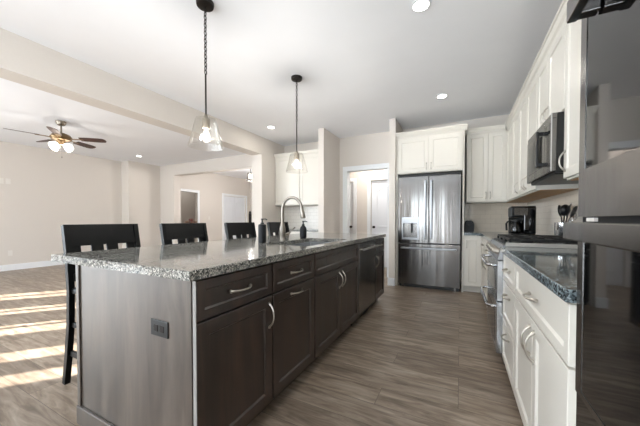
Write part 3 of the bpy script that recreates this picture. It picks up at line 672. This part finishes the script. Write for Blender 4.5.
# range ---------------------------------------------------------------
rg = thing('gas_range', 'stainless double-oven gas range with black cast iron grates', 'range', (.6, 2.84, 0))
ry0, ry1 = RY0+.004, RY1-.002
obj('body', B(BX_+.005, RX-.02, ry0, ry1, .02, .905), 'black', rg)
for y in (ry0+.05, ry1-.05): obj('foot', B(.36, .40, y-.02, y+.02, 0, .0195), 'black', rg)
bm = bmesh.new(); prism(bm, [(.250, .815), (BX_+.0045, .815), (BX_+.0045, .925), (.285, .925)], 'xz', ry0, ry1); obj('control_panel', bm, 'steel_h', rg)
for k in range(5):
    y = ry0+.09+k*.143; bm = bmesh.new(); c = Vector((.2655, y, .868)); dv = Vector((-1, 0, .22)).normalized()
    tube(bm, [c, c+dv*.006, c+dv*.007, c+dv*.038, c+dv*.041], [.027, .027, .021, .019, .015], 16); obj('knob', bm, 'nickel', rg, smooth=True)
for z0, z1, hz in ((.505, .808, .765), (.115, .498, .455)):
    bm = bmesh.new(); bx(bm, .248, BX_+.0045, ry0, ry1, z0, z1, bev=.004); d = obj('oven_door', bm, 'steel_mirror', rg)
    obj('window', B(.2465, .2485, ry0+.10, ry1-.10, z0+.05, z1-.09), 'black_glass', d)
    bm = bmesh.new(); tube(bm, [(.250, ry0+.05, hz), (.220, ry0+.045, hz), (.198, ry0+.06, hz), (.191, ry0+.10, hz), (.188, (ry0+ry1)/2, hz), (.191, ry1-.10, hz), (.198, ry1-.06, hz), (.220, ry1-.045, hz), (.250, ry1-.05, hz)], .012, 12)
    obj('handle', bm, 'chrome', d, smooth=True)
obj('kick_plate', B(.30, BX_+.0045, ry0+.01, ry1-.01, .03, .108), 'black', rg)
obj('cooktop', B(.30, RX-.02, ry0, ry1, .926, .935, bev=.002), 'black', rg)
obj('side_trim', B(.30, RX-.02, ry0-.003, ry0-.0002, .916, .944), 'range_trim', rg)
obj('rear_vent', B(RX-.09, RX-.02, ry0+.02, ry1-.02, .9355, .955, bev=.004), 'steel_h', rg)
def grate(y0, y1):
    bm = bmesh.new(); x0, x1 = .325, .845; w_ = .012; z0, z1 = .955, .972
    for y in (y0, y1-w_): bx(bm, x0, x1, y, y+w_, z0, z1, bev=.003)
    for x in (x0, x1-w_, (x0+x1-w_)/2): bx(bm, x, x+w_, y0, y1, z0, z1, bev=.003)
    for cx in (x0+.13, x1-.13):
        for k in range(4):
            a = PI/4+k*PI/2; cy = (y0+y1)/2
            tube(bm, [(cx+.03*math.cos(a), cy+.03*math.sin(a), z1-.005), (cx+.11*math.cos(a), cy+min(.10, (y1-y0)/2-.01)*math.sin(a), z1-.005)], .006, 6)
    for x in (x0+.006, x1-.006):
        for y in (y0+.006, y1-.006): bx(bm, x-.008, x+.008, y-.008, y+.008, .9355, z0+.002)
    return bm
for k in range(3):
    y0 = ry0+.018+k*.241; obj('grate', grate(y0, y0+.232), 'black_iron', rg)
for k in range(3):
    for cx in ((.455, .715) if k != 1 else (.585,)):
        bm = bmesh.new(); cy = ry0+.018+k*.241+.116; lathe(bm, cx, cy, [(.045, .9355), (.045, .944), (.036, .945), (.036, .953), (.01, .954)], 20); obj('burner', bm, 'black_iron', rg, smooth=True)
# microwave -----------------------------------------------------------
MX = .553; mw = thing('microwave', 'dark stainless over-the-range microwave under a short cabinet', 'microwave', (.75, 2.84, 1.43))
m0, m1, mz0, mz1 = ry0, ry1, 1.432, 1.842
obj('body', B(MX+.032, RX-.012, m0, m1, mz0, mz1), 'black', mw)
obj('door', B(MX, MX+.031, m0+.165, m1, mz0+.012, mz1-.035, bev=.003), 'steel_dark', mw)
obj('window', B(MX-.002, MX-.0002, m0+.235, m1-.07, mz0+.075, mz1-.095, bev=.0005), 'black_glass', mw)
obj('control_panel', B(MX, MX+.031, m0, m0+.163, mz0+.012, mz1-.035, bev=.003), 'steel_dark', mw)
bm = bmesh.new(); bx(bm, MX-.0015, MX-.0002, m0+.02, m0+.145, mz1-.13, mz1-.06); obj('display', bm, 'black_glass', mw)
obj('top_vent', B(MX+.004, MX+.031, m0, m1, mz1-.033, mz1), 'steel_dark', mw)
obj('front_trim', B(MX-.001, MX+.006, m0-.0015, m0-.0002, mz0+.012, mz1), 'chrome', mw)
bm = bmesh.new(); bx(bm, MX+.03, RX-.03, m0+.02, m1-.02, mz0-.008, mz0-.0005); obj('bottom_grille', bm, 'black', mw)
bm = bmesh.new(); yy = m0+.195; bx(bm, MX-.045, MX-.028, yy-.013, yy+.013, mz0+.07, mz1-.07, bev=.005)
for z in (mz0+.09, mz1-.09): bx(bm, MX-.030, MX-.0002, yy-.011, yy+.011, z-.014, z+.014, bev=.002)
obj('handle', bm, 'black', mw)
# coffee maker, toaster, utensils -------------------------------------
cx, cy = .66, 4.02; cm = thing('coffee_maker', 'black drip coffee maker with glass carafe on the corner worktop', 'coffee maker', (cx, cy, ZB))
# faces the aisle corner: front towards -Y/-X; carafe side at -X
obj('base', B(cx-.125, cx+.11, cy-.10, cy+.10, ZB, ZB+.035, bev=.008), 'black', cm)
obj('tower', B(cx-.0, cx+.115, cy-.105, cy+.10, ZB+.035, ZB+.345, bev=.01), 'black_glass', cm)
obj('head', B(cx-.13, cx-.001, cy-.105, cy+.10, ZB+.225, ZB+.345, bev=.012), 'black', cm)
obj('back_panel', B(cx-.125, cx-.001, cy+.06, cy+.10, ZB+.0355, ZB+.2245), 'black', cm)
obj('lid', B(cx-.125, cx+.11, cy-.10, cy+.095, ZB+.3455, ZB+.355, bev=.003), 'black_glass', cm)
obj('front_band', B(cx-.095, cx+.035, cy-.1085, cy-.1055, ZB+.25, ZB+.335), 'steel_dark', cm)
bm = bmesh.new(); lathe(bm, cx-.062, cy, [(.045, ZB+.0355), (.062, ZB+.05), (.064, ZB+.10), (.05, ZB+.15), (.042, ZB+.17)], 24); car = obj('carafe', bm, 'black_glass', cm, smooth=True)
bm = bmesh.new(); lathe(bm, cx-.062, cy, [(.044, ZB+.1705), (.046, ZB+.175), (.044, ZB+.19), (.01, ZB+.195)], 20); obj('lid', bm, 'black', car, smooth=True)
bm = bmesh.new(); bar(bm, [(cx-.095, cy-.03, ZB+.175), (cx-.15, cy-.05, ZB+.175), (cx-.165, cy-.055, ZB+.15), (cx-.16, cy-.055, ZB+.07)], .02, .014, (.3, -1, 0)); obj('handle', bm, 'black', car)
tx, ty = .125, 5.12; to = thing('toaster', 'small dark steel toaster on back worktop beside refrigerator', 'toaster', (tx, ty, ZB))
bm = bmesh.new(); prism(bm, [(tx-.065+.0, ZB+.012), (tx+.075, ZB+.012), (tx+.078, ZB+.12), (tx+.062, ZB+.165), (tx+.035, ZB+.185), (tx-.035, ZB+.185), (tx-.055, ZB+.165), (tx-.066, ZB+.12)], 'xz', ty-.14, ty+.14); obj('shell', bm, 'slate', to)
bm = bmesh.new(); bx(bm, tx-.06, tx+.07, ty-.13, ty+.13, ZB, ZB+.0118); obj('base', bm, 'black', to)
bm = bmesh.new(); bx(bm, tx-.025, tx-.008, ty-.11, ty+.11, ZB+.1852, ZB+.187); bx(bm, tx+.010, tx+.027, ty-.11, ty+.11, ZB+.1852, ZB+.187); obj('slots', bm, 'gap', to)
bm = bmesh.new(); bx(bm, tx-.012, tx+.02, ty-.165, ty-.1405, ZB+.105, ZB+.122, bev=.003); obj('lever', bm, 'black', to)
kx, ky = .868, 3.38; cr = thing('utensil_crock', 'stainless cylinder holding black cooking utensils beyond the range', 'utensil holder', (kx, ky, ZB))
bm = bmesh.new(); n = 28; lathe(bm, kx, ky, [(.058, ZB), (.060, ZB+.004), (.060, ZB+.168), (.062, ZB+.17), (.057, ZB+.17), (.056, ZB+.01), (.002, ZB+.008)], n, cap=False)
obj('cylinder', bm, 'chrome', cr, smooth=True)
def utensil(name, label, base, tip, kind, m='black'):
    b = Vector(base); tp = Vector(tip); d = (tp-b).normalized(); t = thing(name, label, 'utensil', b, 'utensils in the steel holder')
    hl = (tp-b).length
    bm = bmesh.new(); tube(bm, [b, b+d*hl*.5, b+d*(hl-.07)], [.007, .006, .005], 8); obj('handle', bm, m, t, smooth=True)
    bm = bmesh.new(); c = tp-d*.03; side = d.cross(Vector((.9, -.44, 0))).normalized(); nn = side.cross(d).normalized()
    rot = Matrix((side, nn, d)).transposed().to_4x4()
    s = bmesh.new()
    if kind == 'spoon':
        bmesh.ops.create_uvsphere(s, u_segments=16, v_segments=10, radius=1); s.transform(Matrix.Diagonal((.046, .016, .058, 1)))
    elif kind == 'ladle':
        bmesh.ops.create_uvsphere(s, u_segments=16, v_segments=10, radius=1); s.transform(Matrix.Diagonal((.054, .04, .054, 1)))
    elif kind == 'spatula':
        bx(s, -.042, .042, -.003, .003, -.05, .055, bev=.002)
    else:
        for k in range(6):
            a = k*PI/6
            tube(s, [(0, 0, -.05)]+[(.026*math.sin(PI*j/8)*math.cos(a), .026*math.sin(PI*j/8)*math.sin(a), -.05+.10*j/8) for j in range(1, 8)]+[(0, 0, .05)], .0018, 5)
    merge(bm, s, Matrix.Translation(c) @ rot); obj('head', bm, m, t, smooth=True)
    return t
utensil('cooking_spoon', 'black spoon leaning left in the steel utensil holder', (kx+.02, ky, ZB+.012), (kx-.028, ky-.02, ZB+.31), 'spoon')
utensil('ladle', 'black ladle with round bowl standing tallest in the steel holder', (kx, ky+.01, ZB+.012), (kx+.0, ky-.07, ZB+.315), 'ladle')
utensil('spatula', 'black flat spatula in the middle of the steel holder', (kx-.01, ky-.02, ZB+.012), (kx+.012, ky-.14, ZB+.31), 'spatula')
utensil('cooking_spoon', 'black slotted spoon leaning right in the steel holder', (kx-.02, ky+.015, ZB+.012), (kx+.035, ky-.19, ZB+.29), 'spoon')
utensil('whisk', 'steel wire whisk tilting toward the wall oven', (kx-.015, ky+.02, ZB+.012), (kx+.02, ky-.24, ZB+.24), 'whisk', 'chrome')
utensil('ladle', 'steel ladle with slim bowl leaning furthest out of the holder', (kx-.025, ky+.03, ZB+.012), (kx+.0, ky-.26, ZB+.20), 'spoon', 'chrome')
# ------------------------------------------------------------------ nook
cabinet('wall_cabinet', 'white two-door wall cabinet in the nook behind the island, far left', F_ny(4.99), -3.617, -2.363, .35, 1.42, 2.45,
    [('door', -3.60, -2.992, 1.43, 2.44, (-3.02, 1.50, True, .10)), ('door', -2.988, -2.38, 1.43, 2.44, (-2.955, 1.50, True, .10))], 'cab', 'cream wall cabinets', crown=(-3.617, -2.363, .08, .05))
cabinet('base_cabinet', 'white base cabinet in the nook behind the island', F_ny(4.77), -3.617, -2.363, .57, 0, ZT,
    [('drawer', -3.60, -2.992, .70, .866, (-3.3, .78, False)), ('drawer', -2.988, -2.38, .70, .866, (-2.7, .78, False)), ('door', -3.60, -2.992, .105, .695, (-3.03, .6, True)), ('door', -2.988, -2.38, .105, .695, (-2.95, .6, True))], 'cab', 'cream base cabinets', toe=.1)
o = obj('worktop', B(-3.618, -2.362, 4.74, BY-.009, ZT, ZB, bev=.004), 'granite'); tag(o, 'light granite worktop on the nook base cabinet behind the island', 'countertop')
# ------------------------------------------------------------------ pendants
def make_pendant(x, y, label, k):
    t = thing('pendant_light', label, 'pendant light', (x, y, CZ), 'clear glass pendants over the island')
    bm = bmesh.new(); lathe(bm, x, y, [(.045, CZ-.032), (.062, CZ-.028), (.066, CZ-.012), (.066, CZ)], 28); obj('canopy', bm, 'bronze', t, smooth=True)
    bm = bmesh.new(); tube(bm, [(x, y, 1.925), (x, y, 2.25)], .0065, 8); obj('stem', bm, 'bronze', t, smooth=True)
    bm = bmesh.new(); z = 2.25; i = 0
    while z < CZ-.03:
        a = 0 if i % 2 else PI/2; pts = []
        for q in range(13):
            u = 2*PI*q/12; r_ = .011*math.cos(u); pts.append((x+r_*math.cos(a), y+r_*math.sin(a), z+.014+.019*math.sin(u)))
        tube(bm, pts, .0030, 6, cap=False); z += .0300; i += 1
    tube(bm, [(x+.004, y, 2.24), (x-.004, y+.003, 2.4), (x+.004, y-.003, 2.6), (x, y, CZ-.03)], .002, 6)
    obj('chain', bm, 'bronze', t, smooth=True)
    bm = bmesh.new(); lathe(bm, x, y, [(.010, 1.935), (.014, 1.915), (.020, 1.905), (.030, 1.900), (.030, 1.84), (.027, 1.825), (.0, 1.825)], 24, cap=False); obj('socket', bm, 'pewter', t, smooth=True)
    bm = bmesh.new(); n = 96; rings = []
    for r_, z in ((.034, 1.902), (.073, 1.901), (.077, 1.893), (.103, 1.79), (.131, 1.682)):
        ring = [(r_*(1+.022*(abs(math.cos(12*2*PI*q/n))-.5)*(1 if r_ > .05 else 0)), 2*PI*q/n, z) for q in range(n)]
        rings.append(ring)
    def mk(off): return [[bm.verts.new((x+(r_-off)*math.cos(a), y+(r_-off)*math.sin(a), z-(off if z > 1.89 else 0))) for r_, a, z in ring] for ring in rings]
    O = mk(0); I = mk(.003)
    for G in (O, I):
        for a, b in zip(G, G[1:]):
            for q in range(n): bm.faces.new((a[q], a[(q+1) % n], b[(q+1) % n], b[q]))
    for i_ in (0, -1):
        for q in range(n): bm.faces.new((O[i_][q], O[i_][(q+1) % n], I[i_][(q+1) % n], I[i_][q]))
    obj('glass_shade', bm, 'glass', t, smooth=True)
    bm = bmesh.new(); lathe(bm, x, y, [(.012, 1.824), (.014, 1.81), (.026, 1.785), (.030, 1.76), (.026, 1.735), (.012, 1.72), (.001, 1.718)], 20); obj('bulb', bm, 'clear_bulb', t, smooth=True)
    return t
pl = make_pendant(-1.785, 1.55, 'clear glass cone pendant with black canopy, the nearer and larger of two', 1)
dup(pl, (-1.745, 2.84, CZ), 'clear glass cone pendant farther away, above island sink')
for (x, y) in ((-1.785, 1.55), (-1.745, 2.84)): lamp('pendant_bulb_light', 'POINT', (x, y, 1.757), 31, (1, .97, .93), .02)
# ------------------------------------------------------------------ recessed lights
RLs = [((.16, 1.285), 'recessed ceiling light nearest camera at top of photo'), ((-.20, 3.75), 'recessed ceiling light in front of refrigerator'), ((-3.05, 4.0), 'recessed ceiling light near nook, beyond the far pendant'), ((-6.95, 4.0), 'recessed ceiling light in living room beyond the ceiling fan')]
def from_px(u, v, z):
    th = R(26.8); f = 277; p = R(1.07); uu = (u-320)/f; vv = (225-v)/f
    r = Vector((math.cos(th), math.sin(th), 0)); a = Vector((-math.sin(th)*math.cos(p), math.cos(th)*math.cos(p), -math.sin(p))); up = r.cross(a)
    d = a+r*uu+up*vv; k = (z-H)/d.z; return (d*k).x, (d*k).y
rl0 = None
for (uv, (xy, lab)) in zip(((421, 5), (442, 96), (271, 127), (139, 156)), RLs):
    x, y = from_px(uv[0], uv[1], CZ)
    if rl0 is None:
        rl0 = thing('recessed_light', lab, 'ceiling light', (x, y, CZ), 'recessed ceiling lights')
        bm = bmesh.new(); lathe(bm, x, y, [(.075, CZ-.0003), (.077, CZ-.005), (.059, CZ-.008), (.057, CZ-.0035), (.057, CZ-.0003)], 32, cap=False); obj('trim_ring', bm, 'trim', rl0, smooth=True)
        bm = bmesh.new(); lathe(bm, x, y, [(.056, CZ-.0035), (.056, CZ-.0006)], 32); obj('lens', bm, 'can', rl0)
    else: dup(rl0, (x, y, CZ), lab)
    lamp('downlight', 'AREA', (x, y, CZ-.012), 4.0, (1, .95, .88), .13, (0, 0, -1))
# ------------------------------------------------------------------ ceiling fan
gx, gy = from_px(61, 121.5, CZ); ff = thing('ceiling_fan', 'bronze ceiling fan with dark wood blades and lit frosted glass shades', 'ceiling fan', (gx, gy, CZ))
bm = bmesh.new(); lathe(bm, gx, gy, [(.03, CZ-.075), (.055, CZ-.06), (.072, CZ-.02), (.072, CZ)], 24); obj('canopy', bm, 'pewter', ff, smooth=True)
bm = bmesh.new(); tube(bm, [(gx, gy, CZ-.2), (gx, gy, CZ-.07)], .013, 12); obj('downrod', bm, 'pewter', ff, smooth=True)
zz = CZ-.2; bm = bmesh.new(); lathe(bm, gx, gy, [(.02, zz+.01), (.05, zz), (.12, zz-.03), (.15, zz-.075), (.13, zz-.12), (.07, zz-.14), (.05, zz-.18), (.065, zz-.20), (.03, zz-.215)], 28); obj('motor_housing', bm, 'antique', ff, smooth=True)
for k in range(5):
    a = R(42+72*k); ca, sa = math.cos(a), math.sin(a); zb_ = zz-.085
    bm = bmesh.new(); s = bmesh.new()
    prof = [(.27, -.055), (.40, -.066), (.56, -.070), (.63, -.060), (.655, -.03), (.66, 0), (.655, .03), (.63, .060), (.56, .070), (.40, .066), (.27, .055)]
    prism(s, prof, 'xy', -.004, .004); s.transform(Matrix.Rotation(R(-13), 4, 'X')); merge(bm, s, Matrix.Translation((gx, gy, zb_)) @ Matrix.Rotation(a, 4, 'Z'))
    bl = obj('blade', bm, 'blade', ff)
    bm = bmesh.new(); bar(bm, [(gx+ca*.13, gy+sa*.13, zb_-.01), (gx+ca*.22, gy+sa*.22, zb_-.006), (gx+ca*.32, gy+sa*.32, zb_-.010)], .045, .006, (-sa, ca, 0)); obj('blade_iron', bm, 'antique', bl)
for k in range(4):
    a = R(20+90*k); ca, sa = math.cos(a), math.sin(a); c = Vector((gx+ca*.045, gy+sa*.045, zz-.19)); d_ = Vector((ca*.9, sa*.9, -.5)).normalized()
    bm = bmesh.new(); tube(bm, [c, c+d_*.03], .012, 10); ar = obj('light_arm', bm, 'antique', ff, smooth=True)
    bm = bmesh.new(); e0_ = c+d_*.025; tube(bm, [e0_, e0_+d_*.015, e0_+d_*.05, e0_+d_*.08, e0_+d_*.095], [.02, .038, .05, .058, .062], 18); obj('glass_shade', bm, 'frost', ar, smooth=True)
bm = bmesh.new(); tube(bm, [(gx+.01, gy, zz-.21), (gx+.012, gy, zz-.40)], .0012, 5); lathe(bm, gx+.012, gy, [(.002, zz-.43), (.007, zz-.42), (.005, zz-.40)], 8); obj('pull_chain', bm, 'pewter', ff, smooth=True)
lamp('fan_light', 'POINT', (gx, gy, zz-.36), 10, (1, .93, .84), .08)
# ------------------------------------------------------------------ foyer and wall bits
lx, ly = from_px(250, 178, 2.42); k_ = 8.6/math.hypot(lx, ly); 
lx, ly = -5.72, 6.62
ln = thing('foyer_light', 'small caged semi-flush light on foyer ceiling', 'ceiling light', (lx, ly, CZ))
bm = bmesh.new(); lathe(bm, lx, ly, [(.07, CZ-.02), (.08, CZ-.01), (.08, CZ)], 20); tube(bm, [(lx, ly, CZ-.02), (lx, ly, 2.53)], .008, 8); obj('mount', bm, 'bronze', ln, smooth=True)
bm = bmesh.new()
for z, r_ in ((2.53, .09), (2.30, .13)):
    pts = [(lx+r_*math.cos(2*PI*q/20), ly+r_*math.sin(2*PI*q/20), z) for q in range(21)]; tube(bm, pts, .006, 6, cap=False)
for q in range(6):
    a = 2*PI*q/6; tube(bm, [(lx+.09*math.cos(a), ly+.09*math.sin(a), 2.53), (lx+.13*math.cos(a), ly+.13*math.sin(a), 2.30)], .005, 6)
tube(bm, [(lx-.09, ly, 2.53), (lx+.09, ly, 2.53)], .005, 6)
obj('cage', bm, 'bronze', ln, smooth=True)
for q in range(3):
    a = 2*PI*q/3+.5; bm = bmesh.new(); lathe(bm, lx+.045*math.cos(a), ly+.045*math.sin(a), [(.01, 2.52), (.012, 2.47), (.03, 2.43), (.03, 2.40), (.01, 2.37)], 14); obj('bulb', bm, 'bulb', ln, smooth=True)
lamp('foyer_lamp', 'POINT', (lx, ly, 2.25), 95, (1, .97, .95), .1)
lamp('hall_fill', 'AREA', (-1.7, 5.9, CZ-.02), 26, (1, .95, .9), .2, (0, 0, -1))  # added fill light for the hall, no fixture here
lamp('side_room_lamp', 'AREA', (-8.9, 7.0, CZ-.02), 7, (1, .95, .9), .3, (0, 0, -1))
px_, py_ = -6.12, 7.05
np_ = thing('newel_post', 'thin dark post standing in the foyer right of the white double doors', 'post', (px_, py_, 0))
bm = bmesh.new(); bx(bm, px_-.035, px_+.035, py_-.035, py_+.035, 0, 1.30, bev=.006); obj('shaft', bm, 'bronze', np_)
bm = bmesh.new(); lathe(bm, px_, py_, [(.045, 1.3005), (.05, 1.315), (.03, 1.33), (.045, 1.36), (.02, 1.39), (.001, 1.395)], 16); obj('finial', bm, 'bronze', np_, smooth=True)
qx, qy = -7.55, 5.95
qp = thing('hall_stand', 'reddish brown wooden stand just inside the foyer opening behind second stool', 'stand', (qx, qy, 0))
bm = bmesh.new(); bx(bm, qx-.12, qx+.12, qy-.12, qy+.12, 1.02, 1.06, bev=.008); obj('top', bm, 'brown', qp)
bm = bmesh.new(); tube(bm, [(qx, qy, .04), (qx, qy, 1.02)], .03, 12); obj('column', bm, 'brown', qp, smooth=True)
bm = bmesh.new(); bx(bm, qx-.15, qx+.15, qy-.15, qy+.15, 0, .04, bev=.008); obj('foot', bm, 'brown', qp)
bm = bmesh.new(); lathe(bm, qx, qy, [(.04, 1.0605), (.07, 1.10), (.06, 1.14), (.03, 1.155)], 16); tag(obj('bowl', bm, 'burgundy', smooth=True), 'small reddish brown pot on stand inside foyer opening', 'pot')
FLW = F_px(LX)
def yl(u):  # y on left wall for photo column u
    th = R(26.8); t = (u-320)/277; return LX*(math.cos(th)+t*math.sin(th))/(-math.sin(th)+t*math.cos(th))
plate('light_switch', 'white light switch on left wall, right of a matching pair', FLW, yl(9), 1.95, 'white_plastic', 'light switch', .075, .12, True, 'switches on the living room wall')
plate('light_switch', 'white light switch on left wall at the very left edge of the photo', FLW, yl(2), 1.95, 'white_plastic', 'light switch', .075, .12, True, 'switches on the living room wall')
plate('wall_outlet', 'white outlet low on living room left wall', FLW, yl(9.5), .38, 'white_plastic')
plate('light_switch', 'white switch on foyer wall left of the white double doors', F_px(FX), 7.05, 1.17, 'white_plastic', 'light switch', .075, .12, True)
